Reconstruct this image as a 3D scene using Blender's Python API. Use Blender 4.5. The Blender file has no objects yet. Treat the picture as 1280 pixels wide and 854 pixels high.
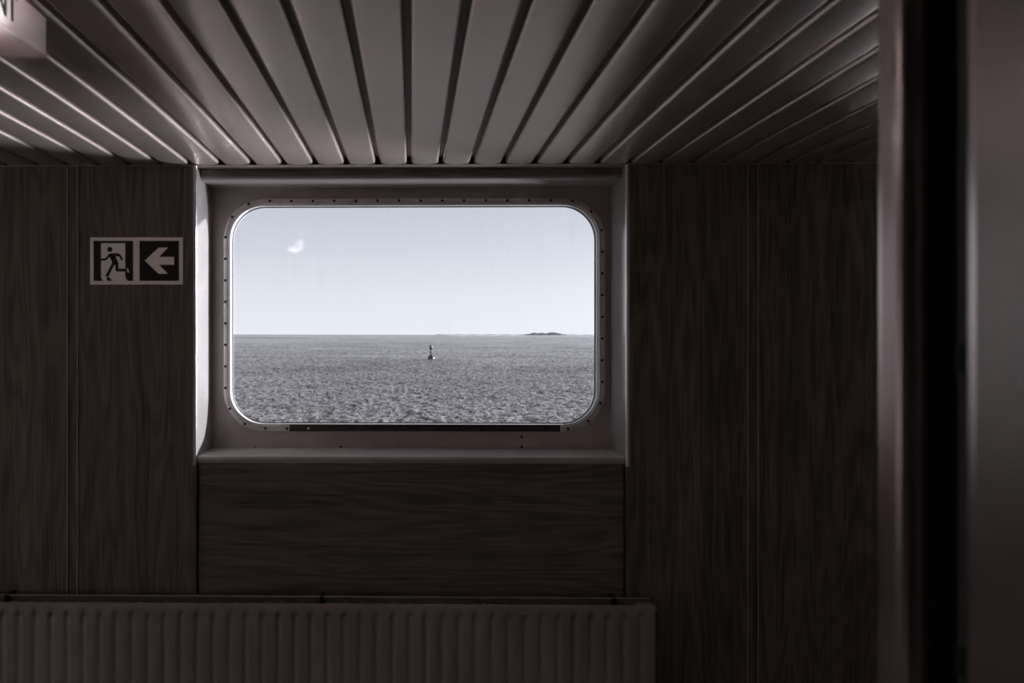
import bpy, bmesh, math, random
from mathutils import Vector, Matrix
random.seed(7)
S = bpy.context.scene
COL = S.collection
PI = math.pi

# ------------------------------------------------------------------ camera model
F = 1000.0; CX = 498.5; CY = 418.0; YAW = 0.0166; EYE = 1.6
def W(px, py, Y):
    """photograph measurement -> point on the plane at depth Y"""
    u = (px - CX) / F; v = (CY - py) / F
    x = u * math.cos(YAW) - math.sin(YAW); y = u * math.sin(YAW) + math.cos(YAW)
    t = Y / y
    return (x * t, Y, EYE + v * t)
cam = bpy.data.cameras.new('camera'); co = bpy.data.objects.new('camera', cam); COL.objects.link(co)
cam.sensor_width = 36; cam.lens = F / 1280 * 36
cam.shift_x = (640 - CX) / 1280; cam.shift_y = (CY - 427) / 1280
cam.clip_start = 0.02; cam.clip_end = 40000
co.location = (0, 0, EYE); co.rotation_euler = (PI / 2, 0, YAW)
cam.dof.use_dof = True; cam.dof.focus_distance = 5.0; cam.dof.aperture_fstop = 5.2
cam.dof.aperture_blades = 9
S.camera = co
S.view_settings.view_transform = 'Standard'; S.view_settings.look = 'None'
S.view_settings.gamma = 1; S.view_settings.exposure = 0; S.view_settings.use_curve_mapping = False
S.cycles.use_denoising = True
S.cycles.max_bounces = 12; S.cycles.diffuse_bounces = 6; S.cycles.glossy_bounces = 4
S.cycles.transparent_max_bounces = 12; S.cycles.sample_clamp_indirect = 0
S.cycles.blur_glossy = 0.0

# ------------------------------------------------------------------ materials
def new_mat(name):
    m = bpy.data.materials.new(name); m.use_nodes = True
    nt = m.node_tree; b = nt.nodes['Principled BSDF']
    return m, nt, b
def N(nt, t, **kw):
    n = nt.nodes.new(t)
    for k, v in kw.items(): setattr(n, k, v)
    return n
def paint(name, col, rough=0.5, metal=0.0, spec=0.5, var=0.06, scale=6.0, bump=0.0, bscale=200.0):
    m, nt, b = new_mat(name)
    tc = N(nt, 'ShaderNodeTexCoord'); nz = N(nt, 'ShaderNodeTexNoise')
    nz.inputs['Scale'].default_value = scale; nz.inputs['Detail'].default_value = 5
    nt.links.new(tc.outputs['Object'], nz.inputs['Vector'])
    r = N(nt, 'ShaderNodeMapRange')
    r.inputs['From Min'].default_value = .3; r.inputs['From Max'].default_value = .7
    r.inputs['To Min'].default_value = 1 - var; r.inputs['To Max'].default_value = 1 + var
    nt.links.new(nz.outputs['Fac'], r.inputs['Value'])
    mx = N(nt, 'ShaderNodeVectorMath', operation='SCALE'); mx.inputs[0].default_value = col
    nt.links.new(r.outputs[0], mx.inputs['Scale']); nt.links.new(mx.outputs[0], b.inputs['Base Color'])
    b.inputs['Roughness'].default_value = rough; b.inputs['Metallic'].default_value = metal
    b.inputs['Specular IOR Level'].default_value = spec
    if bump:
        n2 = N(nt, 'ShaderNodeTexNoise'); n2.inputs['Scale'].default_value = bscale
        nt.links.new(tc.outputs['Object'], n2.inputs['Vector'])
        bp = N(nt, 'ShaderNodeBump'); bp.inputs['Strength'].default_value = bump; bp.inputs['Distance'].default_value = .002
        nt.links.new(n2.outputs['Fac'], bp.inputs['Height']); nt.links.new(bp.outputs[0], b.inputs['Normal'])
    return m
def wood(name, horizontal=False, c0=(.095, .080, .068), c1=(.385, .33, .285), seed=0.0, rough=.5):
    """woodgrain laminate: cathedral figure from a distorted ring field, plus fine pores"""
    m, nt, b = new_mat(name)
    L = nt.links.new
    tc = N(nt, 'ShaderNodeTexCoord'); sep = N(nt, 'ShaderNodeSeparateXYZ'); L(tc.outputs['Object'], sep.inputs[0])
    com = N(nt, 'ShaderNodeCombineXYZ')
    across, along = ('Z', 'X') if horizontal else ('X', 'Z')
    L(sep.outputs[across], com.inputs['X']); L(sep.outputs[along], com.inputs['Y'])
    com.inputs['Z'].default_value = seed
    # slow warp, stretched along the grain
    mp = N(nt, 'ShaderNodeMapping'); mp.inputs['Scale'].default_value = (4.2, .42, 1)
    L(com.outputs[0], mp.inputs['Vector'])
    n1 = N(nt, 'ShaderNodeTexNoise'); n1.inputs['Scale'].default_value = 1.0; n1.inputs['Detail'].default_value = 3.0
    n1.inputs['Roughness'].default_value = .5
    L(mp.outputs[0], n1.inputs['Vector'])
    mul = N(nt, 'ShaderNodeMath', operation='MULTIPLY'); mul.inputs[1].default_value = 62.0
    L(n1.outputs['Fac'], mul.inputs[0])
    sn = N(nt, 'ShaderNodeMath', operation='SINE'); 
    m2 = N(nt, 'ShaderNodeMath', operation='MULTIPLY'); m2.inputs[1].default_value = 2.2; L(mul.outputs[0], m2.inputs[0])
    L(m2.outputs[0], sn.inputs[0])
    # pores
    mp2 = N(nt, 'ShaderNodeMapping'); mp2.inputs['Scale'].default_value = (170, 5, 1); L(com.outputs[0], mp2.inputs['Vector'])
    n2 = N(nt, 'ShaderNodeTexNoise'); n2.inputs['Scale'].default_value = 1; n2.inputs['Detail'].default_value = 4
    L(mp2.outputs[0], n2.inputs['Vector'])
    # broad streaks
    mp3 = N(nt, 'ShaderNodeMapping'); mp3.inputs['Scale'].default_value = (22, .5, 1); L(com.outputs[0], mp3.inputs['Vector'])
    n3 = N(nt, 'ShaderNodeTexNoise'); n3.inputs['Scale'].default_value = 1; n3.inputs['Detail'].default_value = 3
    L(mp3.outputs[0], n3.inputs['Vector'])
    a = N(nt, 'ShaderNodeMath', operation='MULTIPLY_ADD'); a.inputs[1].default_value = .075; L(sn.outputs[0], a.inputs[0])
    a3 = N(nt, 'ShaderNodeMath', operation='MULTIPLY_ADD'); a3.inputs[1].default_value = .5; a3.inputs[2].default_value = 0.0
    L(n3.outputs['Fac'], a3.inputs[0]); L(a3.outputs[0], a.inputs[2])
    a4 = N(nt, 'ShaderNodeMath', operation='MULTIPLY_ADD'); a4.inputs[1].default_value = .6; L(n2.outputs['Fac'], a4.inputs[0]); 
    L(a.outputs[0], a4.inputs[2])
    cr = N(nt, 'ShaderNodeValToRGB'); cr.color_ramp.elements[0].position = .28; cr.color_ramp.elements[1].position = .84
    cr.color_ramp.elements[0].color = (*c0, 1); cr.color_ramp.elements[1].color = (*c1, 1)
    L(a4.outputs[0], cr.inputs[0]); L(cr.outputs[0], b.inputs['Base Color'])
    b.inputs['Roughness'].default_value = rough; b.inputs['Specular IOR Level'].default_value = .3
    return m

M = {}
M['wood'] = wood('woodgrain_laminate_vertical', False)
M['wood2'] = wood('woodgrain_laminate_vertical_b', False, seed=7.3)
M['woodh'] = wood('woodgrain_laminate_horizontal', True, seed=3.1)
M['ceil'] = paint('ceiling_plank_enamel', (.67, .56, .52), .36, .75, .5, .04, 3)
M['void'] = paint('ceiling_void_dark', (.26, .21, .195), .6)
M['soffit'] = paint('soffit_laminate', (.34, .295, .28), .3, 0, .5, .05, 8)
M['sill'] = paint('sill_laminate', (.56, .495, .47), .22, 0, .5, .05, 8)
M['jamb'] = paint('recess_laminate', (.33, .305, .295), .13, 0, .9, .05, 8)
M['plate'] = paint('window_steel_paint', (.48, .405, .375), .45, 0, .5, .10, 9, .15, 60)
M['ring'] = paint('retaining_ring_metal', (.74, .68, .66), .36, .5, .5, .12, 20)
M['seal'] = paint('sealant_band_dark', (.05, .04, .035), .5, 0, .5, .1, 20)
M['reveal'] = paint('reveal_white_paint', (.72, .68, .67), .4)
M['screw'] = paint('screw_dark_steel', (.03, .025, .025), .5, .6)
M['screwlight'] = paint('screw_bright_steel', (.6, .57, .53), .35, .8)
M['rad'] = paint('radiator_enamel', (.46, .405, .375), .42, 0, .5, .03, 4)
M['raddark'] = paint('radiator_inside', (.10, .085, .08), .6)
M['floor'] = paint('floor_vinyl', (.13, .108, .10), .5, 0, .4, .25, 40, .3, 150)
M['room'] = paint('dark_laminate_plain', (.34, .29, .265), .5, 0, .4, .06, 4)
M['strip'] = paint('joint_strip_aluminium', (.75, .65, .61), .40, .3)
M['post'] = paint('door_frame_satin_metal', (.42, .365, .345), .27, .85, .5, .03, 5)
M['edge'] = paint('corner_profile_metal', (.80, .76, .75), .28, .9)
M['slot'] = paint('slot_black_lining', (.008, .007, .007), .8)
M['brush'] = paint('brush_seal', (.05, .042, .04), .8)
M['hull'] = paint('hull_paint', (.5, .49, .48), .5)
M['signlight'] = paint('sign_photoluminescent', (.86, .74, .70), .5, 0, .4, .02)
M['signlight'].node_tree.nodes['Principled BSDF'].inputs['Emission Color'].default_value = (1, .84, .79, 1)
M['signlight'].node_tree.nodes['Principled BSDF'].inputs['Emission Strength'].default_value = .05  # faint glow added to brighten the pale parts of the sign
M['signdark'] = paint('sign_ink', (.035, .022, .020), .45, 0, .4, .02)
M['ink'] = paint('lightbox_lettering', (.03, .025, .025), .5)
M['buoy'] = paint('buoy_paint', (.10, .085, .09), .22, 0, .8)
M['land'] = paint('distant_scrub_hazed', (.50, .50, .55), .9, 0, .1, .15, .02)  # pale tone: haze of distance put into the land colour
M['sand'] = paint('sandbank', (.20, .19, .20), .9, 0, .1, .1, .02)
M['surf'] = paint('surf_foam', (.9, .9, .93), .8, 0, .1, .1, .02)

# lightbox acrylic: translucent shell around a tube
def acrylic():
    m, nt, b = new_mat('lightbox_opal_acrylic')
    nt.nodes.remove(b); L = nt.links.new
    out = nt.nodes['Material Output']
    d = N(nt, 'ShaderNodeBsdfDiffuse'); d.inputs['Color'].default_value = (.62, .58, .57, 1)
    t = N(nt, 'ShaderNodeBsdfTranslucent'); t.inputs['Color'].default_value = (.82, .80, .82, 1)
    nz = N(nt, 'ShaderNodeTexNoise'); nz.inputs['Scale'].default_value = 30
    r = N(nt, 'ShaderNodeMapRange'); r.inputs['To Min'].default_value = .46; r.inputs['To Max'].default_value = .54
    L(nz.outputs['Fac'], r.inputs['Value'])
    mx = N(nt, 'ShaderNodeMixShader'); L(r.outputs[0], mx.inputs[0]); L(d.outputs[0], mx.inputs[1]); L(t.outputs[0], mx.inputs[2])
    L(mx.outputs[0], out.inputs['Surface'])
    return m
M['acrylic'] = acrylic()
def emit(name, col, s):
    m, nt, b = new_mat(name); b.inputs['Emission Color'].default_value = (*col, 1); b.inputs['Emission Strength'].default_value = s
    nz = N(nt, 'ShaderNodeTexNoise'); nz.inputs['Scale'].default_value = 3
    return m
M['tube'] = emit('fluorescent_tube', (.95, .97, 1), 210.0)

def glass():
    m, nt, b = new_mat('window_pane')
    nt.nodes.remove(b); L = nt.links.new; out = nt.nodes['Material Output']
    tr = N(nt, 'ShaderNodeBsdfTransparent'); gl = N(nt, 'ShaderNodeBsdfGlossy'); gl.inputs['Roughness'].default_value = .02
    lw = N(nt, 'ShaderNodeLayerWeight'); lw.inputs['Blend'].default_value = .5
    pw = N(nt, 'ShaderNodeMath', operation='POWER'); pw.inputs[1].default_value = 5; L(lw.outputs['Facing'], pw.inputs[0])
    fr = N(nt, 'ShaderNodeMath', operation='MULTIPLY_ADD'); fr.inputs[1].default_value = .92; fr.inputs[2].default_value = .045; L(pw.outputs[0], fr.inputs[0])
    # dried salt runs: narrow vertical streaks, thin film only
    tc = N(nt, 'ShaderNodeTexCoord'); mp = N(nt, 'ShaderNodeMapping'); mp.inputs['Scale'].default_value = (16, 1, 1.1)
    L(tc.outputs['Object'], mp.inputs['Vector'])
    nz = N(nt, 'ShaderNodeTexNoise'); nz.inputs['Scale'].default_value = 1.6; nz.inputs['Detail'].default_value = 4
    L(mp.outputs[0], nz.inputs['Vector'])
    mask = N(nt, 'ShaderNodeTexNoise'); mask.inputs['Scale'].default_value = 2.6; L(tc.outputs['Object'], mask.inputs['Vector'])
    r1 = N(nt, 'ShaderNodeMapRange'); r1.inputs['From Min'].default_value = .48; r1.inputs['From Max'].default_value = .75
    L(nz.outputs['Fac'], r1.inputs['Value'])
    r2 = N(nt, 'ShaderNodeMapRange'); r2.inputs['From Min'].default_value = .45; r2.inputs['From Max'].default_value = .65
    L(mask.outputs['Fac'], r2.inputs['Value'])
    mu = N(nt, 'ShaderNodeMath', operation='MULTIPLY'); L(r1.outputs[0], mu.inputs[0]); L(r2.outputs[0], mu.inputs[1])
    cr = N(nt, 'ShaderNodeMix', data_type='RGBA'); cr.inputs[6].default_value = (.97, .97, .975, 1); cr.inputs[7].default_value = (.925, .925, .93, 1)
    L(mu.outputs[0], cr.inputs[0]); L(cr.outputs[2], tr.inputs['Color'])
    mx = N(nt, 'ShaderNodeMixShader'); L(fr.outputs[0], mx.inputs[0]); L(tr.outputs[0], mx.inputs[1]); L(gl.outputs[0], mx.inputs[2])
    L(mx.outputs[0], out.inputs['Surface'])
    return m
M['glass'] = glass()

def water():
    m, nt, b = new_mat('sea_water'); L = nt.links.new
    b.inputs['Base Color'].default_value = (.24, .205, .20, 1)
    b.inputs['Specular Tint'].default_value = (.95, .87, .845, 1)
    b.inputs['Roughness'].default_value = .15; b.inputs['IOR'].default_value = 1.33
    geo = N(nt, 'ShaderNodeNewGeometry')
    acc = None
    for i, (sc, amp) in enumerate(((4.0, 1.5), (.04, .36), (.008, .22))):
        mp = N(nt, 'ShaderNodeMapping'); mp.inputs['Scale'].default_value = (sc * .55, sc * .9, 1)
        mp.inputs['Rotation'].default_value = (0, 0, .12 * i); mp.inputs['Location'].default_value = (i * 13.1, i * 5.7, 0)
        L(geo.outputs['Position'], mp.inputs['Vector'])
        nz = N(nt, 'ShaderNodeTexNoise', noise_dimensions='2D'); nz.inputs['Scale'].default_value = 1; nz.inputs['Detail'].default_value = 4
        nz.inputs['Roughness'].default_value = .6
        L(mp.outputs[0], nz.inputs['Vector'])
        sb = N(nt, 'ShaderNodeVectorMath', operation='SUBTRACT'); sb.inputs[1].default_value = (.5, .5, .5); L(nz.outputs['Color'], sb.inputs[0])
        sc_ = N(nt, 'ShaderNodeVectorMath', operation='MULTIPLY'); sc_.inputs[1].default_value = (amp * 1.2, amp * 2.2, 0); L(sb.outputs[0], sc_.inputs[0])
        if acc is None: acc = sc_
        else:
            ad = N(nt, 'ShaderNodeVectorMath', operation='ADD'); L(acc.outputs[0], ad.inputs[0]); L(sc_.outputs[0], ad.inputs[1]); acc = ad
    ad = N(nt, 'ShaderNodeVectorMath', operation='ADD'); ad.inputs[1].default_value = (0, 0, 1); L(acc.outputs[0], ad.inputs[0])
    nm = N(nt, 'ShaderNodeVectorMath', operation='NORMALIZE'); L(ad.outputs[0], nm.inputs[0]); L(nm.outputs[0], b.inputs['Normal'])
    # flecks and streaks: light and dark of the waves put into the colour
    cols = None
    for sx_, sy_, lo, hi in ((4.2, 1.1, 0, 0), (1.6, .32, 0, 0)):
        mp = N(nt, 'ShaderNodeMapping'); mp.inputs['Scale'].default_value = (sx_, sy_, 1)
        L(geo.outputs['Position'], mp.inputs['Vector'])
        nz = N(nt, 'ShaderNodeTexNoise', noise_dimensions='2D'); nz.inputs['Scale'].default_value = 1; nz.inputs['Detail'].default_value = 3
        L(mp.outputs[0], nz.inputs['Vector'])
        r = N(nt, 'ShaderNodeMapRange'); r.inputs['From Min'].default_value = .35; r.inputs['From Max'].default_value = .68
        r.inputs['To Min'].default_value = -.5; r.inputs['To Max'].default_value = .5
        L(nz.outputs['Fac'], r.inputs['Value'])
        if cols is None: cols = r
        else:
            ad2 = N(nt, 'ShaderNodeMath', operation='ADD'); L(cols.outputs[0], ad2.inputs[0]); L(r.outputs[0], ad2.inputs[1]); cols = ad2
    r = N(nt, 'ShaderNodeMapRange'); r.inputs['From Min'].default_value = -.75; r.inputs['From Max'].default_value = .85
    L(cols.outputs[0], r.inputs['Value'])
    mx = N(nt, 'ShaderNodeMix', data_type='RGBA'); mx.inputs[6].default_value = (.03, .025, .024, 1); mx.inputs[7].default_value = (.52, .46, .44, 1)
    L(r.outputs[0], mx.inputs[0]); L(mx.outputs[2], b.inputs['Base Color'])
    return m
M['water'] = water()

# ------------------------------------------------------------------ mesh helpers
def mesh_obj(name, bm, mat, parent=None, smooth=False, bevel=0.0, seg=2, loc=None):
    bmesh.ops.recalc_face_normals(bm, faces=bm.faces)
    me = bpy.data.meshes.new(name); bm.to_mesh(me); bm.free()
    o = bpy.data.objects.new(name, me); COL.objects.link(o)
    me.materials.append(mat)
    if smooth:
        for p in me.polygons: p.use_smooth = True
    if bevel:
        md = o.modifiers.new('bevel', 'BEVEL'); md.width = bevel; md.segments = seg; md.limit_method = 'ANGLE'
        for p in me.polygons: p.use_smooth = True
        w = o.modifiers.new('wn', 'WEIGHTED_NORMAL'); w.keep_sharp = False
    if parent: o.parent = parent
    if loc: o.location = loc
    return o
def box(bm, x0, x1, y0, y1, z0, z1):
    v = [bm.verts.new(p) for p in ((x0,y0,z0),(x1,y0,z0),(x1,y1,z0),(x0,y1,z0),(x0,y0,z1),(x1,y0,z1),(x1,y1,z1),(x0,y1,z1))]
    for f in ((0,3,2,1),(4,5,6,7),(0,1,5,4),(1,2,6,5),(2,3,7,6),(3,0,4,7)): bm.faces.new([v[i] for i in f])
def BM(*boxes):
    bm = bmesh.new()
    for b in boxes: box(bm, *b)
    return bm
def empty(name, loc=(0,0,0)):
    o = bpy.data.objects.new(name, None); COL.objects.link(o); o.location = loc; return o
def tag(o, label=None, cat=None, group=None, kind=None):
    if label: o['label'] = label
    if cat: o['category'] = cat
    if group: o['group'] = group
    if kind: o['kind'] = kind
    return o
def struct(name, bm, mat, label=None, **kw):
    o = mesh_obj(name, bm, mat, **kw); tag(o, label, None, None, 'structure'); return o
def extrude_profile(bm, prof, axis, a, b, closed=True):
    """prof: list of 2-D points; axis 'x': (y,z) swept over x; axis 'y': (x,z) swept over y; 'z': (x,y) swept over z"""
    def P(p, t):
        return {'x': (t, p[0], p[1]), 'y': (p[0], t, p[1]), 'z': (p[0], p[1], t)}[axis]
    A = [bm.verts.new(P(p, a)) for p in prof]; B = [bm.verts.new(P(p, b)) for p in prof]
    n = len(prof)
    for i in range(n if closed else n - 1):
        j = (i + 1) % n
        bm.faces.new((A[i], A[j], B[j], B[i]))
    if closed: bm.faces.new(A); bm.faces.new(B)
def rrect(cx, cz, w, h, r, n=14):
    pts = []
    for (sx, sz, a0) in ((1,1,0),(-1,1,90),(-1,-1,180),(1,-1,270)):
        for k in range(n + 1):
            a = math.radians(a0 + 90 * k / n)
            pts.append((cx + sx * (w/2 - r) + r * math.cos(a), cz + sz * (h/2 - r) + r * math.sin(a)))
    return pts
def sweep_loops(bm, loops, close_ring=True):
    """loops: list of lists of 3-D points (same count), each loop closed; skins them"""
    V = [[bm.verts.new(p) for p in l] for l in loops]
    n = len(loops[0]); m = len(loops)
    for i in range(m if close_ring else m - 1):
        a, b = V[i], V[(i + 1) % m]
        for j in range(n):
            k = (j + 1) % n
            bm.faces.new((a[j], a[k], b[k], b[j]))
    return V
def cyl(bm, c, axis, r, h, n=12, r2=None):
    """solid (or cone) starting at c and going h along axis"""
    r2 = r if r2 is None else r2
    ax = Vector(axis).normalized(); q = ax.to_track_quat('Z', 'Y')
    A = []; B = []
    for k in range(n):
        a = 2 * PI * k / n
        d = q @ Vector((math.cos(a), math.sin(a), 0))
        A.append(bm.verts.new(Vector(c) + d * r)); B.append(bm.verts.new(Vector(c) + ax * h + d * r2))
    for k in range(n):
        j = (k + 1) % n; bm.faces.new((A[k], A[j], B[j], B[k]))
    bm.faces.new(A[::-1]); bm.faces.new(B)

# ------------------------------------------------------------------ dimensions
D = 2.58            # face of the window wall
P = 2.787           # steel plate at the back of the window recess
MOD = 2.192         # one wall bay = one window
HC = 2.147          # ceiling height
XL, XR = W(245, 400, D)[0], W(783, 400, D)[0]      # recess sides
XC = (XL + XR) / 2; HW = (XR - XL) / 2
ZSILL = W(515, 560, P)[2]; ZHEAD = W(515, 235, P)[2]
RX0, RX1 = -3.45, 4.4   # room ends (left / right)
Y0 = -1.6                # back of the passage behind the doorway

# ------------------------------------------------------------------ window wall
bays = (-1, 0, 1.23)
JX = [XC + MOD * (k + .5) for k in (-2, -1, 0, 1.23)]   # joint strips
SW = .0185                                     # half width of a joint strip
def wall_panel(x0, x1, mat, nm='wall_front'):
    bm = bmesh.new()
    box(bm, x0, x1, D, D + .03, .0, HC + .05)
    return struct(nm, bm, mat, bevel=.0012)
k = 0
for i in range(len(JX) - 1):
    c = XC + MOD * bays[i]
    wall_panel(JX[i] + SW, c - HW - .0005, M['wood'] if i % 2 else M['wood2'])
    wall_panel(c + HW + .0005, JX[i + 1] - SW, M['wood2'] if i % 2 else M['wood'])
wall_panel(RX0, JX[0] - SW, M['wood']); wall_panel(JX[-1] + SW, RX1, M['wood2'])
for i, jx in enumerate(JX):                    # joint strips: shallow channel with raised lips
    bm = bmesh.new()
    prof = [(-SW, 0), (-SW, -.0032), (-SW + .0035, -.0032), (-SW + .005, .002), (SW - .005, .002), (SW - .0035, -.0032), (SW, -.0032), (SW, .02), (-SW, .02)]
    extrude_profile(bm, [(jx + p[0], D + p[1]) for p in prof], 'z', 0, HC + .05)
    o = struct('trim_1', bm, M['wood'])
    bm = BM((jx - SW + .0006, jx - SW + .0032, D - .0038, D - .0030, .0, HC), (jx + SW - .0032, jx + SW - .0006, D - .0038, D - .0030, .0, HC))
    mesh_obj('trim_edge', bm, M['strip'], parent=o)

# neighbouring apron, head panel, recess lining, window: one function, one bay each
def ring_loops(profile, w, h, r, n=14):
    """profile: (outward offset from the opening outline, Y)"""
    loops = []
    for off, y in profile:
        loops.append([(x, y, z) for x, z in rrect(0, 0, w + 2 * off, h + 2 * off, max(.004, r + off), n)])
    return loops
GX0, _, GZ1 = W(287.3, 256.8, P); GX1, _, GZ0 = W(747.3, 531.3, P)
GW, GH = GX1 - GX0, GZ1 - GZ0; GCX, GCZ = (GX0 + GX1) / 2, (GZ0 + GZ1) / 2; GR = .118
RINGW = .0235
WT = .036    # distance from plate face to pane

def build_bay(full):
    """returns list of top-level objects of one bay centred on XC"""
    tops = []
    # apron below the recess
    bm = BM((XL + .005, XR - .005, D + .012, D + .04, .0, ZSILL - .022))
    o = struct('wall_front', bm, M['woodh'], bevel=.0015); tops.append(o)
    # head panel above the recess
    bm = BM((XL + .003, XR - .003, D + .05, D + .075, ZHEAD + .010, HC + .03))
    o = struct('wall_front', bm, M['woodh'], bevel=.001); tops.append(o)
    # recess lining
    lining = empty('trim_2'); tag(lining, None, None, None, 'structure'); tops.append(lining)
    r = .008
    for s, x in ((-1, XL), (1, XR)):
        q = [(x, P), (x, D + .008), (x + s * .012, D + .008), (x + s * .012, P)]
        e = [(x + s * .0005, D + .0078)]
        r = .0075
        for t in range(0, 8):
            a = t / 7 * PI / 2
            e.append((x - s * .0012 + s * (r - r * math.cos(a)), D - .0018 + r - r * math.sin(a)))
        e += [(x + s * .009, D - .0018), (x + s * .009, D + .0078)]
        bm = bmesh.new(); extrude_profile(bm, e, 'z', ZSILL - .03, HC)
        eo = mesh_obj('edge_profile', bm, M['edge'], parent=lining, bevel=.0003)
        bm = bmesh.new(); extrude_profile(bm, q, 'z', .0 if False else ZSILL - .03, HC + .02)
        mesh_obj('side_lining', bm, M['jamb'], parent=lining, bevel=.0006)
    # sill board with rounded nose, soffit board with rounded nose
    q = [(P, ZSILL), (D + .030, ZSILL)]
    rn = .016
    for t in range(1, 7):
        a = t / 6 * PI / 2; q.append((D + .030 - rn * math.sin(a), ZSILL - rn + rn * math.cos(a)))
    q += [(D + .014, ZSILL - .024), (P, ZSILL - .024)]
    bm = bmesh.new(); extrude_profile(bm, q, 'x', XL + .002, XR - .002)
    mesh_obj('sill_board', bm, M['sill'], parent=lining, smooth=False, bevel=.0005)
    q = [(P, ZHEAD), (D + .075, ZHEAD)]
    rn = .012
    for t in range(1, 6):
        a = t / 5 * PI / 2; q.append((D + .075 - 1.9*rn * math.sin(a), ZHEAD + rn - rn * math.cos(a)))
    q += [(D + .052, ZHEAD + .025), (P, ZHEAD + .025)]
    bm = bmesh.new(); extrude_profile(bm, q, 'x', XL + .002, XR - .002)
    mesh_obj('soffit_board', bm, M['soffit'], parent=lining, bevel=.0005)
    # window itself
    win = empty('window_1', (GCX, 0, GCZ)); tops.append(win)
    tag(win, None, None, None, 'structure')
    # steel plate with a rounded opening
    bm = bmesh.new()
    inn = rrect(0, 0, GW, GH, GR, 14)
    ox0, ox1, oz0, oz1 = XL - GCX - .02, XR - GCX + .02, ZSILL - GCZ - .03, ZHEAD - GCZ + .03
    out = []
    for x, z in inn:
        tx = (ox1 / x) if x > 1e-6 else ((ox0 / x) if x < -1e-6 else 1e9)
        tz = (oz1 / z) if z > 1e-6 else ((oz0 / z) if z < -1e-6 else 1e9)
        t = min(tx, tz); out.append((x * t, z * t))
    # exact corners
    for cxn, czn in ((ox0, oz0), (ox0, oz1), (ox1, oz0), (ox1, oz1)):
        j = min(range(len(out)), key=lambda q_: (out[q_][0] - cxn) ** 2 + (out[q_][1] - czn) ** 2); out[j] = (cxn, czn)
    sweep_loops(bm, [[(x, P, z) for x, z in out], [(x, P, z) for x, z in inn], [(x, P + .006, z) for x, z in inn], [(x, P + .006, z) for x, z in out]])
    mesh_obj('steel_plate', bm, M['plate'], parent=win)
    # reveal tube through the hull
    bm = bmesh.new(); sweep_loops(bm, ring_loops([(0, P + .002), (0, P + WT + .02), (.03, P + WT + .02), (.03, P + .008)], GW, GH, GR))
    mesh_obj('reveal', bm, M['reveal'], parent=win)
    # rubber gasket against the glass
    bm = bmesh.new(); sweep_loops(bm, ring_loops([(-.0003, P + WT + .000), (-.003, P + WT + .0005), (-.003, P + WT + .005), (-.0003, P + WT + .005)], GW, GH, GR))
    mesh_obj('gasket', bm, M['seal'], parent=win)
    # dark bead between ring and reveal
    bm = bmesh.new(); sweep_loops(bm, ring_loops([(-.0008, P - .0055), (.0022, P - .0055), (.0022, P + .004), (-.0008, P + .004)], GW, GH, GR))
    mesh_obj('inner_bead', bm, M['seal'], parent=win)
    # pane
    bm = bmesh.new()
    vs = [bm.verts.new((x, P + WT + .003, z)) for x, z in rrect(0, 0, GW - .001, GH - .001, GR - .0005, 14)]
    bm.faces.new(vs)
    mesh_obj('glass_pane', bm, M['glass'], parent=win)
    # retaining ring: half-round section; the bottom run is a darker length with a dark sealant band
    prof = [(.001, P), (.001, P - .006), (.003, P - .0085), (.007, P - .0095), (RINGW - .007, P - .0095), (RINGW - .003, P - .0085), (RINGW, P - .006), (RINGW, P)]
    loops = ring_loops(prof, GW, GH, GR)
    n = len(loops[0])
    xa = W(362, 535, P)[0] - GCX; xb = W(700, 535, P)[0] - GCX
    # insert break points on the bottom straight run: between index of corner 3 end and corner 4 start
    i3 = 3 * 15 - 1; 
    bm = bmesh.new(); bm2 = bmesh.new()
    def run(bm_, cols):
        V = [[bm_.verts.new(p) for p in c] for c in cols]
        for a, b in zip(V[:-1], V[1:]):
            for j in range(len(a) - 1): bm_.faces.new((a[j], a[j+1], b[j+1], b[j]))
        bm_.faces.new(V[0]); bm_.faces.new(V[-1])
    cols = [[l[j] for l in loops] for j in range(n)]
    def at_x(x):  # section on the bottom run
        return [(x, c[1], c[2]) for c in cols[i3]]
    order = [cols[j] for j in range(i3 + 1, n)] + [cols[j] for j in range(0, i3 + 1)]
    run(bm, [at_x(xb)] + order + [at_x(xa)])
    mesh_obj('retaining_ring', bm, M['ring'], parent=win, smooth=False, bevel=.0004)
    run(bm2, [[(x, y + .003, z) for x, y, z in at_x(xa + .001)], [(x, y + .003, z) for x, y, z in at_x(xb - .001)]])
    o = mesh_obj('ring_bottom_length', bm2, M['seal'], parent=win, bevel=.0004)
    if full: o['label'] = 'dark bottom length of the metal ring around the pane'
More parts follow.
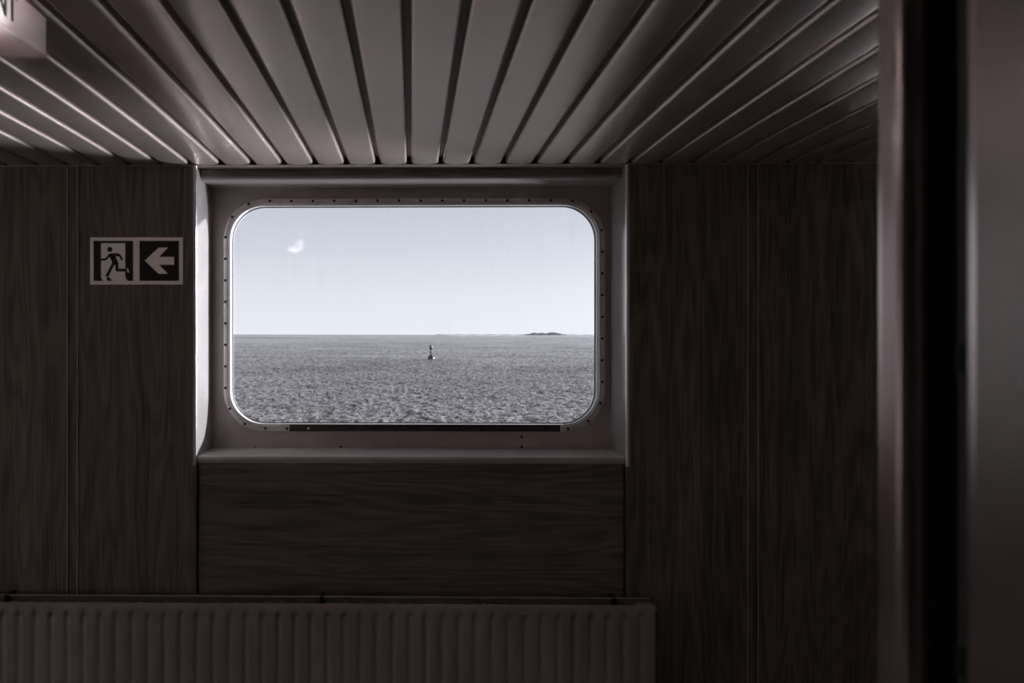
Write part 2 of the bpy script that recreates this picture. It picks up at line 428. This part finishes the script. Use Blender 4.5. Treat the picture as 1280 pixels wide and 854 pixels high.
    # screws round the ring
    if full:
        path = rrect(0, 0, GW + RINGW + .003, GH + RINGW + .003, GR + RINGW / 2, 24)
        seg = [0]
        for a, b in zip(path, path[1:] + path[:1]): seg.append(seg[-1] + math.dist(a, b))
        tot = seg[-1]; cnt = round(tot / .0752)
        sm = None
        for q_ in range(cnt):
            s = (q_ + .35) * tot / cnt
            j = max(i for i in range(len(path)) if seg[i] <= s)
            a, b = path[j], path[(j + 1) % len(path)]; t = (s - seg[j]) / max(1e-9, seg[j+1] - seg[j])
            x, z = a[0] + (b[0] - a[0]) * t, a[1] + (b[1] - a[1]) * t
            dy = 0.003 if (z < -GH / 2 and xa < x < xb) else 0
            if sm is None:
                bm = bmesh.new()
                cyl(bm, (0, 0, 0), (0, -1, 0), .0048, .0012, 14); cyl(bm, (0, -.0012, 0), (0, -1, 0), .0048, .0012, 14, .003)
                so = mesh_obj('screw', bm, M['screw'], parent=win); sm = so.data
            else:
                so = bpy.data.objects.new('screw', sm); COL.objects.link(so); so.parent = win
            so.location = (x, P - .0092 + dy, z)
            if abs(x - (W(382, 535, P)[0] - GCX)) < .04 and z < -GH / 2:
                so.data = sm.copy(); so.data.materials[0] = M['screwlight']; so['label'] = 'bright steel screw'
        for px, py in ((652, 546), (652, 558.5), (426, 559), (319, 560)):
            x, y, z = W(px, py, P)
            so = bpy.data.objects.new('screw', sm); COL.objects.link(so); so.parent = win
            so.location = (x - GCX, P, z - GCZ)
    # hull plating around the opening (outside skin)
    return tops
bay_main = build_bay(True)
mid = bay_main
def copy_tree(o, parent=None):
    c = o.copy(); COL.objects.link(c)
    if parent: c.parent = parent
    for ch in [q for q in bpy.data.objects if q.parent == o]:
        if ch.name.startswith('screw'): continue
        copy_tree(ch, c)
    return c
for sgn, wn in ((1.23, 'window_2'), (-1, 'window_3')):
    for o in mid:
        c = copy_tree(o); c.location.x += sgn * MOD
        if o.name.startswith('window'): c.name = wn

# hull skin outside: plates between the openings so no light leaks past the wall
HY0, HY1 = P + .02, P + WT + .018
bm = bmesh.new()
xs = [RX0 - .1]
for kbay in bays:
    c = GCX + MOD * kbay; xs += [c - GW / 2 - .031, c + GW / 2 + .031]
xs.append(RX1 + .1)
for i in range(0, len(xs), 2): box(bm, xs[i], xs[i + 1], HY0, HY1, -.3, HC + .4)
for kbay in bays:
    c = GCX + MOD * kbay
    box(bm, c - GW / 2 - .031, c + GW / 2 + .031, HY0, HY1, GCZ + GH / 2 + .031, HC + .4)
    box(bm, c - GW / 2 - .031, c + GW / 2 + .031, HY0, HY1, -.3, GCZ - GH / 2 - .031)
    # corner fillets behind the plate, around the reveal tube
    n = 10
    for sx in (-1, 1):
        for sz in (-1, 1):
            ccx, ccz = c + sx * (GW / 2 - GR), GCZ + sz * (GH / 2 - GR)
            R = GR + .0305
            arc = [(ccx + sx * R * math.cos(a), ccz + sz * R * math.sin(a)) for a in [PI / 2 * t / n for t in range(n + 1)]]
            extrude_profile(bm, arc + [(c + sx * (GW / 2 + .0305), GCZ + sz * (GH / 2 + .0305))], 'y', HY0, HY1)
struct('wall_hull', bm, M['hull'])

# thin angle trim where planks meet the wall
bm = BM((RX0, RX1, D - .009, D + .049, HC - .0030, HC + .001), (RX0, XL, D - .001, D, HC - .008, HC), (XR, RX1, D - .001, D, HC - .008, HC))
bm2 = BM((RX0, RX1, D - .009, D + .052, HC - .0022, HC + .0005)); bm.free()
struct('trim_3', bm2, M['ceil'], bevel=.0005)

# ------------------------------------------------------------------ ceiling
PITCH = .1006; X00 = W(511.3, 206, D)[0]
def plank_profile(c):
    """closed-bottom tray section, 86 mm wide, slightly crowned, rolled edges, flanks 14 mm high"""
    hw = (PITCH - .0155) / 2; r = .0085; pts = []
    zb = HC + .0012
    pts.append((c - hw, zb + .020)); 
    for t in range(0, 6):
        a = t / 5 * PI / 2; pts.append((c - hw + r - r * math.cos(a), zb + r - r * math.sin(a)))
    for t in range(1, 8):
        u = -1 + 2 * t / 8; x = u * (hw - r); pts.append((c + x, zb - .0024 * (1 - u * u)))
    for t in range(0, 6):
        a = t / 5 * PI / 2; pts.append((c + hw - r + r * math.sin(a), zb + r - r * math.cos(a)))
    pts.append((c + hw, zb + .020))
    return pts
bm = bmesh.new()
k0 = math.floor((RX0 - X00) / PITCH); k1 = math.ceil((RX1 - X00) / PITCH)
for k in range(k0, k1):
    c = X00 + (k + .5) * PITCH
    extrude_profile(bm, plank_profile(c), 'y', Y0, D + .001, closed=False)
o = struct('ceiling', bm, M['ceil'], smooth=True)
bm = BM((RX0 - .05, RX1 + .05, Y0 - .05, D + .06, HC + .022, HC + .05))
mesh_obj('plank_carrier', bm, M['void'], parent=o)

# ------------------------------------------------------------------ floor, side walls, back
struct('floor', BM((RX0 - .05, RX1 + .05, Y0 - .05, P, -.05, 0)), M['floor'])
struct('wall_left', BM((RX0 - .05, RX0, Y0, P + .02, 0, HC + .3)), M['room'])
struct('wall_right', BM((RX1, RX1 + .05, Y0, P + .02, 0, HC + .3)), M['room'])
struct('wall_back', BM((RX0, RX1, Y0 - .05, Y0, 0, HC + .3)), M['room'])

# partition in which the photographer's doorway is cut (hollow, with a pocket for a sliding door)
XD = W(1095, 400, .693)[0]                      # door side plane
yA, yB, yC, yE = .693, .642, .578, .43
XO = -.47
def skin_profile(x, y0, y1, r, x2):
    """x-edge at x with rounded corners, section in plan; wall runs from x to x2"""
    s = 1 if x2 > x else -1
    q = []
    for t in range(0, 7):
        a = t / 6 * PI / 2; q.append((x + s * (r - r * math.cos(a)), y1 - r + r * math.sin(a)))
    q.append((x2, y1)); q.append((x2, y0))
    for t in range(0, 7):
        a = (1 - t / 6) * PI / 2; q.append((x + s * (r - r * math.cos(a)), y0 + r - r * math.sin(a)))
    return q
for nm, y0, y1 in (('wall_partition', yB, yA), ('wall_passage', yE, yC)):
    bm = bmesh.new()
    box(bm, XD + .07, RX1, y0 + .001, y1 - .001, 0, HC); box(bm, RX0, XO - .07, y0 + .001, y1 - .001, 0, HC)
    box(bm, XO - .07, XD + .07, y0 + .001, y1 - .001, 2.04, HC)
    wo = struct(nm, bm, M['room'])
    bm = bmesh.new(); extrude_profile(bm, skin_profile(XD - (.016 if y1 == yC else .006), y0, y1, .030 if y1 == yC else .018, XD + .0705), 'z', 0, 2.03)
    mesh_obj('frame_post', bm, M['post'], parent=wo)
    bm = bmesh.new(); extrude_profile(bm, skin_profile(XO, y0, y1, .013, XO - .0705), 'z', 0, 2.03)
    mesh_obj('frame_post', bm, M['post'], parent=wo)
    mesh_obj('frame_head', BM((XO - .0705, XD + .0705, y0, y1, 2.0, 2.0405)), M['post'], parent=wo, bevel=.003)
# slot between the skins: dark lining, and the edge of the sliding door standing in it
struct('trim_4', BM((XD + .34, XD + .36, yB - .0635, yB - .0005, 0, 2.1)), M['slot'])
dr = empty('door_1', (XD + .06, (yB + yC) / 2, 0)); tag(dr, None, None, None, 'structure')
mesh_obj('door_leaf', BM((0, .27, -.017, .017, .01, 2.0)), M['slot'], parent=dr, bevel=.002)
# brush seal on the near skin inside the slot + two latch strikes
sx = XD + .006
struct('trim_5', BM((sx, sx + .02, yC + .0005, yC + .022, 0, 1.99)), M['brush'], bevel=.0015)
for py in (450, 838):
    z = W(1204, py, yC)[2]
    o = mesh_obj('strike_plate', BM((-.001, .016, -.001, .0085, -.011, .011)), M['slot'], bevel=.001, loc=(XD + .0055, yC + .014, z))
    tag(o, 'small dark latch strike high on the near door post' if py < 500 else 'small dark latch strike low on the near door post', 'latch', None, None)

# ------------------------------------------------------------------ radiator
yf, yb = 2.462, 2.542
zt = W(400, 756, yf)[2]; zb = zt - .60
rx1 = W(819.5, 780, yf)[0]; rx0 = rx1 - 2.65
rad = empty('panel_radiator', ((rx0 + rx1) / 2, (yf + yb) / 2, 0)); ROX, ROY = rad.location.x, rad.location.y
tag(rad, 'long ribbed enamel panel radiator mounted under the window', 'radiator')
def panel(y_face, sgn, name, zoff=0.0, x0=rx0, x1=rx1):
    """pressed radiator sheet: flat bands top and bottom, vertical flutes between, rolled rim"""
    bm = bmesh.new()
    pitch = .0506; firstc = W(801, 780, yf)[0]
    ncol = 0; xs_ = []
    x = x1
    # columns across
    step = pitch / 16
    c = firstc; cols = []
    total = int((x1 - x0) / step)
    cols = [x1 - i * (x1 - x0) / total for i in range(total + 1)]
    z_top, z_bot = zt + zoff, zb
    zr = [z_top - .002, z_top, z_top - .0025, z_top - .029, z_top - .031, z_top - .038, z_top - .050, z_bot + .045, z_bot + .03, z_bot]
    amp = [0, 0, 0, 0, 2.2, 3.0, 1.0, 1.0, 0, 0]
    yo = [.010, .003, 0, 0, 0, 0, 0, 0, 0, 0]
    rows = []
    for z, a, y_ in zip(zr, amp, yo):
        row = []
        for xx in cols:
            ph = ((xx - c) / pitch) % 1.0; ph = min(ph, 1 - ph)      # 0 at a channel centre
            w_ = .22 if a > 1.1 else .33
            d = 0
            if ph < w_: d = .5 + .5 * math.cos(PI * ph / w_)
            edge = (xx > x1 - .012) or (xx < x0 + .012)
            er = 0
            if xx > x1 - .004: er = .004
            if xx < x0 + .004: er = .004
            row.append(bm.verts.new((xx - ROX, y_face - ROY + sgn * (y_ + (0 if edge else a * d * .0062) + er), z)))
        rows.append(row)
    for r0, r1 in zip(rows[:-1], rows[1:]):
        for i in range(len(r0) - 1): bm.faces.new((r0[i], r0[i+1], r1[i+1], r1[i]))
    o = mesh_obj(name, bm, M['rad'], parent=rad, smooth=True)
    sd = o.modifiers.new('s', 'SOLIDIFY'); sd.thickness = .0014; sd.offset = 0
    return o
front = panel(yf, 1, 'front_panel')
back = panel(yb, -1, 'back_panel', .001, rx0, W(811, 745, yb)[0])
# top edge bars of the two panels (rolled seams)
xb1 = W(811, 745, yb)[0]
mesh_obj('top_seam', BM((rx0 - ROX, xb1 - ROX, yb - ROY - .006, yb - ROY + .001, zt - .004, zt + .0015)), M['rad'], parent=rad, bevel=.0015)
mesh_obj('top_seam', BM((rx0 - ROX, rx1 - ROX - .003, yf - ROY, yf - ROY + .010, zt - .006, zt + .0005)), M['rad'], parent=rad, bevel=.002)
# convector fins between the sheets, deep and dark
bm = bmesh.new(); x = rx0 + .03
while x < rx1 - .05:
    box(bm, x - ROX, x - ROX + .001, yf - ROY + .020, yb - ROY - .012, zb + .06, zt - .055); x += .0126
mesh_obj('convector_fins', bm, M['raddark'], parent=rad)
# end cap, connecting bridge and vent stub at the right
mesh_obj('end_bridge', BM((rx1 - ROX - .052, rx1 - ROX - .004, yf - ROY + .009, yf - ROY + .040, zt - .026, zt + .0005)), M['rad'], parent=rad, bevel=.003)
bm = bmesh.new(); cyl(bm, (rx1 - ROX - .006, yf - ROY + .012, zt - .012), (1, 0, 0), .0065, .012, 10); cyl(bm, (rx1 - ROX - .002, yf - ROY + .012, zt - .012), (1, 0, 0), .009, .004, 6)
mesh_obj('vent_plug', bm, M['rad'], parent=rad)
for px in (10.5, 402.5, 767):
    xx = W(px, 746, yb)[0] - ROX
    bm = BM((xx - .0065, xx + .0065, yb - ROY - .010, D - ROY, zt - .02, zt + .001), (xx - .0065, xx + .0065, yb - ROY - .012, yb - ROY - .008, zt - .05, zt + .002))
    mesh_obj('wall_bracket', bm, M['slot'], parent=rad, bevel=.001)
for px in (212, 603):
    xx = W(px, 751, (yf + yb) / 2)[0] - ROX
    mesh_obj('spot_weld_clip', BM((xx - .004, xx + .004, yf - ROY + .008, yf - ROY + .022, zt - .006, zt + .002)), M['rad'], parent=rad, bevel=.001)
# feed pipes to the floor keep it grounded (below the frame)
for xx in (rx0 + .06, rx1 - .10):
    bm = bmesh.new(); cyl(bm, (xx - ROX, 0, 0), (0, 0, 1), .008, zb + .03, 12)
    mesh_obj('feed_pipe', bm, M['rad'], parent=rad, smooth=False)

# ------------------------------------------------------------------ exit sign
SY = D - .0005
def SG(u, v):  # pixel of the 1280x691 enlargement -> sign plane, local coordinates
    x, y, z = W(108 + u * 126 / 1280, 292 + v * 68 / 691, D)
    return x, z
sx0, sz1 = SG(50, 50); sx1, sz0 = SG(1226, 648)
sc_ = ((sx0 + sx1) / 2, (sz0 + sz1) / 2)
sign = empty('exit_sign', (sc_[0], D, sc_[1]))
tag(sign, 'emergency exit sign on the wood wall with running figure, doorway and left arrow', 'sign')
def poly(pts, y0, y1, bm=None):
    bm = bm or bmesh.new()
    q = [(SG(u, v)[0] - sc_[0], SG(u, v)[1] - sc_[1]) for u, v in pts]
    extrude_profile(bm, q, 'y', y0, y1); return bm
def rect(u0, v0, u1, v1, y0, y1, bm=None): return poly([(u0, v0), (u1, v0), (u1, v1), (u0, v1)], y0, y1, bm)
mesh_obj('sign_plate', rect(50, 50, 1226, 648, -.0025, 0), M['signlight'], parent=sign, bevel=.0004)
mesh_obj('dark_field', rect(95, 94, 597, 602, -.0029, -.0024), M['signdark'], parent=sign)
mesh_obj('dark_field', rect(677, 94, 1180, 602, -.0029, -.0024), M['signdark'], parent=sign)
mesh_obj('arrow', poly([(745, 345), (922, 180), (1038, 180), (925, 298), (1116, 298), (1116, 398), (925, 398), (1038, 512), (922, 512)], -.0033, -.0028), M['signlight'], parent=sign)
bm = poly([(190, 124), (497, 124), (497, 548), (525, 600), (335, 600), (286, 550), (255, 562), (275, 600), (215, 600), (190, 560)], -.0033, -.0028)
mesh_obj('doorway', bm, M['signlight'], parent=sign)
bm = bmesh.new()
def stroke(pts, w):
    for (a, b) in zip(pts[:-1], pts[1:]):
        dx, dy = b[0] - a[0], b[1] - a[1]; L = math.hypot(dx, dy); nx, ny = -dy / L * w / 2, dx / L * w / 2
        poly([(a[0] + nx, a[1] + ny), (b[0] + nx, b[1] + ny), (b[0] - nx, b[1] - ny), (a[0] - nx, a[1] - ny)], -.0037, -.0032, bm)
    for c in pts[1:-1]:
        poly([(c[0] + w / 2 * math.cos(t * PI / 6), c[1] + w / 2 * math.sin(t * PI / 6)) for t in range(12)], -.0037, -.0032, bm)
poly([(302 + 33 * math.cos(t * PI / 10), 203 + 33 * math.sin(t * PI / 10)) for t in range(20)], -.0037, -.0032, bm)
stroke([(186, 333), (250, 330), (305, 270)], 28)
poly([(283, 266), (318, 252), (400, 252), (425, 258), (432, 280), (395, 296), (372, 286), (410, 372), (412, 398), (352, 398), (335, 372), (300, 305)], -.0037, -.0032, bm)
stroke([(405, 268), (428, 280), (460, 338)], 28)
stroke([(350, 380), (262, 548)], 36)
stroke([(388, 380), (396, 466), (520, 466)], 38)
mesh_obj('running_figure', bm, M['signdark'], parent=sign)
bm = poly([(505, 444), (533, 446), (553, 502), (520, 488), (512, 480), (530, 478)], -.0037, -.0031)
o = mesh_obj('running_shoe', bm, M['signlight'], parent=sign); o['label'] = 'pale shoe of the running figure'

# ------------------------------------------------------------------ lit box sign on the ceiling
BYf = 1.372
bx1, _, bzt = W(57.5, 17, BYf); _, _, bzb = W(57.5, 72, BYf); bx0 = W(4, 72, BYf)[0]
bzt = HC - .0005; LEN = .56
lb = empty('lit_ceiling_sign', ((bx0 + bx1) / 2, BYf - LEN / 2, bzt))
tag(lb, 'glowing white box sign with dark lettering fixed to the plank ceiling', 'sign')
hw = (bx1 - bx0) / 2; hl = LEN / 2; hh = bzt - bzb
bm = bmesh.new()
r = .0022; q = [(-hw, 0), (-hw, -hh + r), (-hw + r, -hh), (hw - r, -hh), (hw, -hh + r), (hw, 0)]
th = .003; q2 = [(hw - th, 0), (hw - th, -hh + th), (-hw + th, -hh + th), (-hw + th, 0)]
extrude_profile(bm, q + q2, 'y', -hl, hl)
mesh_obj('lightbox_cover', bm, M['acrylic'], parent=lb)
for ya in (hl - .0005, -hl - .0025):
    mesh_obj('end_cap', BM((-hw, hw, ya, ya + .003, -hh, 0)), M['sill'], parent=lb, bevel=.0005)
bm = bmesh.new(); cyl(bm, (0, hl - .325, -hh * .50), (0, 1, 0), .008, .14, 14)
mesh_obj('lamp_tube', bm, M['tube'], parent=lb)
for ya in (hl - .34, hl - .185):
    mesh_obj('lamp_holder', BM((-.012, .012, ya, ya + .015, -hh * .50 - .012, 0)), M['jamb'], parent=lb)
# lettering on the side face: only its end "NT" shows in the frame
def letters():
    bm = bmesh.new()
    # positions on the face from the photograph: y (depth) from px, z from py
    def FP(px, py):
        u = (px - CX) / F; v = (CY - py) / F
        dx = u * math.cos(YAW) - math.sin(YAW); dy = u * math.sin(YAW) + math.cos(YAW)
        t = bx1 / dx
        return dy * t - (BYf - hl), EYE + v * t - bzt
    def quad(a, b, w, e=0):
        (y0, z0), (y1, z1) = a, b
        dy, dz = y1 - y0, z1 - z0; L = math.hypot(dy, dz); ny, nz = -dz / L * w / 2, dy / L * w / 2
        ring = [(y0 + ny, z0 + nz), (y1 + ny, z1 + nz), (y1 - ny, z1 - nz), (y0 - ny, z0 - nz)]
        extrude_profile(bm, ring, 'x', hw, hw + .0009)
    yT, zb_ = FP(15, 26.5); H = .045
    zT = zb_ + H
    st = .0062
    quad((yT, zb_), (yT, zT), st); quad((yT - .017, zT - st / 2), (yT + .017, zT - st / 2), st)
    yN, _ = FP(6.5, 19)
    quad((yN, zb_), (yN, zT), st); quad((yN - .030, zb_), (yN - .030, zT), st); quad((yN - .030, zT - .002), (yN, zb_ + .002), st)
    return bm
mesh_obj('lettering', letters(), M['ink'], parent=lb)

# ------------------------------------------------------------------ outside
SEA = EYE - 8.0; TILT = -.0024
def seaz(x): return SEA + TILT * x
import numpy as np
rng = np.random.default_rng(4)
NR, NC = 1150, 720
yy = 48.0 * (1.0034 ** np.arange(NR)); uu = np.linspace(-.36, .36, NC)
GY, GU = np.meshgrid(yy, uu, indexing='ij'); GX = GU * GY
H = np.zeros_like(GX); DX = np.zeros_like(GX); DY = np.zeros_like(GX)
spacing = np.maximum(GY * .0034, GY * .001)
for i in range(70):
    lam = .45 * (7.0 ** rng.random()); kk = 2 * PI / lam
    th = rng.normal(.0, .95) + PI * .42; ph = rng.random() * 2 * PI
    steep = .045
    a = steep / kk * 1.25
    arg = kk * (GX * math.cos(th) + GY * math.sin(th)) + ph
    H += a * np.sin(arg); DX -= a * .8 * math.cos(th) * np.cos(arg); DY -= a * .8 * math.sin(th) * np.cos(arg)
# patches of calmer and rougher water
env = .9 + .1 * np.sin(GX * .021 + 2 * np.sin(GY * .013)) * np.sin(GY * .03 + 1.3)
H *= env
edge = np.clip((GY - yy[0]) / 4, 0, 1) * np.clip((yy[-1] - GY) / (yy[-1] * .3), 0, 1)
edge *= np.clip((.36 - np.abs(GU)) / .01, 0, 1)
V = np.stack([GX + DX * edge, GY + DY * edge, seaz(0) + TILT * GX + H * edge], -1).reshape(-1, 3).astype(np.float32)
idx = np.arange(NR * NC).reshape(NR, NC)
Q = np.stack([idx[:-1, :-1], idx[:-1, 1:], idx[1:, 1:], idx[1:, :-1]], -1).reshape(-1).astype(np.int32)
nq = len(Q) // 4
me = bpy.data.meshes.new('sea'); me.vertices.add(len(V)); me.vertices.foreach_set('co', V.ravel())
# flat water all round the wavy field, out to the horizon
y0_, y1_ = float(yy[0]), float(yy[-1]); FX = 14000.0
ex = [(-.36 * y0_, y0_), (.36 * y0_, y0_), (.36 * y1_, y1_), (-.36 * y1_, y1_), (-FX, -300), (FX, -300), (FX, 12000), (-FX, 12000)]
ev = np.array([(x, y, seaz(x)) for x, y in ex], np.float32)
me.vertices.add(8); allv = np.concatenate([V, ev]); me.vertices.foreach_set('co', allv.ravel())
b0 = len(V)
extra = [(b0+4, b0+5, b0+1, b0+0), (b0+5, b0+6, b0+2, b0+1), (b0+6, b0+7, b0+3, b0+2), (b0+7, b0+4, b0+0, b0+3)]
LI = np.concatenate([Q, np.array(extra, np.int32).ravel()])
me.loops.add(len(LI)); me.loops.foreach_set('vertex_index', LI)
me.polygons.add(nq + 4); me.polygons.foreach_set('loop_start', np.arange(0, len(LI), 4, dtype=np.int32))
me.polygons.foreach_set('use_smooth', np.ones(nq + 4, bool))
me.update(calc_edges=True); me.validate()
me.materials.append(M['water'])
sea = bpy.data.objects.new('sea', me); COL.objects.link(sea); tag(sea, None, None, None, 'structure')

# buoy
by = 8.0 / ((449.2 - 418) / F) ; bx = W(538.5, 449, by)[0]
bu = empty('buoy', (bx, by, seaz(bx))); tag(bu, 'small dark conical navigation buoy with a tall topmark floating on the sea', 'buoy')
s = by / F   # metres per photo pixel at that distance
def lathe(bm, prof, n=24):
    V = [[bm.verts.new((r * math.cos(2*PI*k/n), r * math.sin(2*PI*k/n), z)) for k in range(n)] for r, z in prof]
    for a, b in zip(V[:-1], V[1:]):
        for k in range(n): bm.faces.new((a[k], a[(k+1)%n], b[(k+1)%n], b[k]))
    bm.faces.new(V[0][::-1]); bm.faces.new(V[-1])
bm = bmesh.new(); lathe(bm, [(4.0*s, -.5), (4.6*s, .1), (4.5*s, .9*s), (3.8*s, 2.6*s), (2.6*s, 4.4*s), (1.4*s, 5.6*s), (.9*s, 6.0*s)])
mesh_obj('float_body', bm, M['buoy'], parent=bu, smooth=True)
bm = bmesh.new(); cyl(bm, (0,0,5.8*s), (0,0,1), .32*s, 11*s, 8)
for q_ in range(3):
    a = q_ * 2 * PI / 3; cyl(bm, (1.1*s*math.cos(a), 1.1*s*math.sin(a), 5*s), (-.22*math.cos(a), -.22*math.sin(a), 1), .14*s, 5*s, 6)
mesh_obj('mast', bm, M['buoy'], parent=bu)
bm = bmesh.new(); lathe(bm, [(.5*s, 7.9*s), (1.25*s, 8.2*s), (1.25*s, 9.6*s), (.5*s, 10*s)])
mesh_obj('lantern', bm, M['buoy'], parent=bu, smooth=True)
bm = bmesh.new(); lathe(bm, [(1.2*s, 11.6*s), (1.9*s, 11.9*s), (1.9*s, 16.4*s), (1.3*s, 17*s), (.3*s, 17.6*s)])
mesh_obj('topmark', bm, M['buoy'], parent=bu, smooth=True)

# wooded island and low shoreline on the horizon
iy = 7000.0; m_ = iy / F
def ridge(name, xs_px, hfun, y, mat, label, cat, depth=120):
    """low land: crowned strip with a ragged top, real width and depth"""
    bm = bmesh.new(); rows = []
    n = 120
    for j, (dd, hk) in enumerate(((-.5, 0), (-.3, .75), (0, 1), (.3, .75), (.5, 0))):
        row = []
        for i in range(n + 1):
            px = xs_px[0] + (xs_px[1] - xs_px[0]) * i / n
            x = W(px, 418, y)[0]; h = hfun(px) * y / F
            row.append(bm.verts.new((x, y + dd * depth, seaz(x) - .3 + h * hk + .3 * (h > 0))))
        rows.append(row)
    for a, b in zip(rows[:-1], rows[1:]):
        for i in range(n): bm.faces.new((a[i], a[i+1], b[i+1], b[i]))
    o = mesh_obj(name, bm, mat, smooth=True); tag(o, label, cat); return o
def isl(px):
    h = 0
    for c, w_, a in ((668, 5, 2.6), (677, 6, 2.5), (682, 5, 1.6), (691, 9, 3.1), (697, 6, 2.0), (665, 10, .9), (700, 10, .8)):
        u = (px - c) / w_
        if abs(u) < 1: h = max(h, a * (1 - u * u) ** .6)
    return h + (.25 * math.sin(px * 2.3) + .15 * math.sin(px * 5.1) if h > .5 else 0)
ridge('island', (655, 710), lambda p: 1.15 + isl(p) if 656 < p < 709 else 0, iy, M['land'], 'low wooded island on the horizon near the right side of the window', 'island', 160)
ridge('shoreline', (545, 790), lambda p: 1.0 + .25 * math.sin(p * .31) if 546 < p < 789 else 0, 8200, M['land'], 'thin low strip of land on the horizon behind the island', 'land', 200)
ridge('sandbank', (287, 388), lambda p: .55 if 290 < p < 386 else 0, 1550, M['sand'], 'thin dark sandbank in the sea at the left of the window', 'sandbank', 30)
ridge('surf_line', (560, 748), lambda p: .75 if 562 < p < 746 else 0, 4300, M['surf'], 'thin bright line of surf below the island', 'surf', 60)

# ------------------------------------------------------------------ light: sky and sun
w = bpy.data.worlds.new('sky'); S.world = w; w.use_nodes = True; nt = w.node_tree; L = nt.links.new
bg = nt.nodes['Background']
tc = N(nt, 'ShaderNodeTexCoord'); sp = N(nt, 'ShaderNodeSeparateXYZ'); L(tc.outputs['Generated'], sp.inputs[0])
cr = N(nt, 'ShaderNodeValToRGB'); e = cr.color_ramp.elements
e[0].position = 0; e[0].color = (.90, .93, 1.0, 1)
e[1].position = 1; e[1].color = (.16, .17, .20, 1)
for p, c in ((.05, (.84, .87, .95)), (.10, (.72, .76, .85)), (.16, (.60, .64, .73)), (.35, (.42, .45, .52))):
    q = e.new(p); q.color = (*c, 1)
L(sp.outputs['Z'], cr.inputs[0]); L(cr.outputs[0], bg.inputs['Color'])
SUN = Vector((1.42, 1, .40)).normalized()
dt = N(nt, 'ShaderNodeVectorMath', operation='DOT_PRODUCT'); L(tc.outputs['Generated'], dt.inputs[0]); dt.inputs[1].default_value = SUN
ac = N(nt, 'ShaderNodeMath', operation='ARCCOSINE'); L(dt.outputs['Value'], ac.inputs[0])
dv = N(nt, 'ShaderNodeMath', operation='MULTIPLY'); dv.inputs[1].default_value = -1 / .15; L(ac.outputs[0], dv.inputs[0])
ex_ = N(nt, 'ShaderNodeMath', operation='EXPONENT'); L(dv.outputs[0], ex_.inputs[0])
st = N(nt, 'ShaderNodeMath', operation='MULTIPLY_ADD'); st.inputs[1].default_value = 12.0; st.inputs[2].default_value = .97; L(ex_.outputs[0], st.inputs[0])
L(st.outputs[0], bg.inputs['Strength'])
sd = bpy.data.lights.new('sun', 'SUN'); so = bpy.data.objects.new('sun', sd); COL.objects.link(so)
sd.energy = 9.5; sd.angle = math.radians(.6); sd.color = (.94, .97, 1.05)
so.location = (8, 9, 6)
so.rotation_euler = Vector((-1.42, -1, -.40)).to_track_quat('-Z', 'Y').to_euler()

# added spot lamp over the sea, standing in for sunlight off the glitter
gd = bpy.data.lights.new('sea_glitter_standin_spot', 'SPOT'); go = bpy.data.objects.new('sea_glitter_standin_spot', gd); COL.objects.link(go)
gd.energy = 12000; gd.color = (.93, .96, 1.06); gd.shadow_soft_size = 1.9; gd.spot_size = math.radians(36); gd.spot_blend = .3
go.location = (11.8, P + 8.3, SEA + 2.0)
go.rotation_euler = (Vector((.9, P, 1.7)) - go.location).to_track_quat('-Z', 'Y').to_euler()
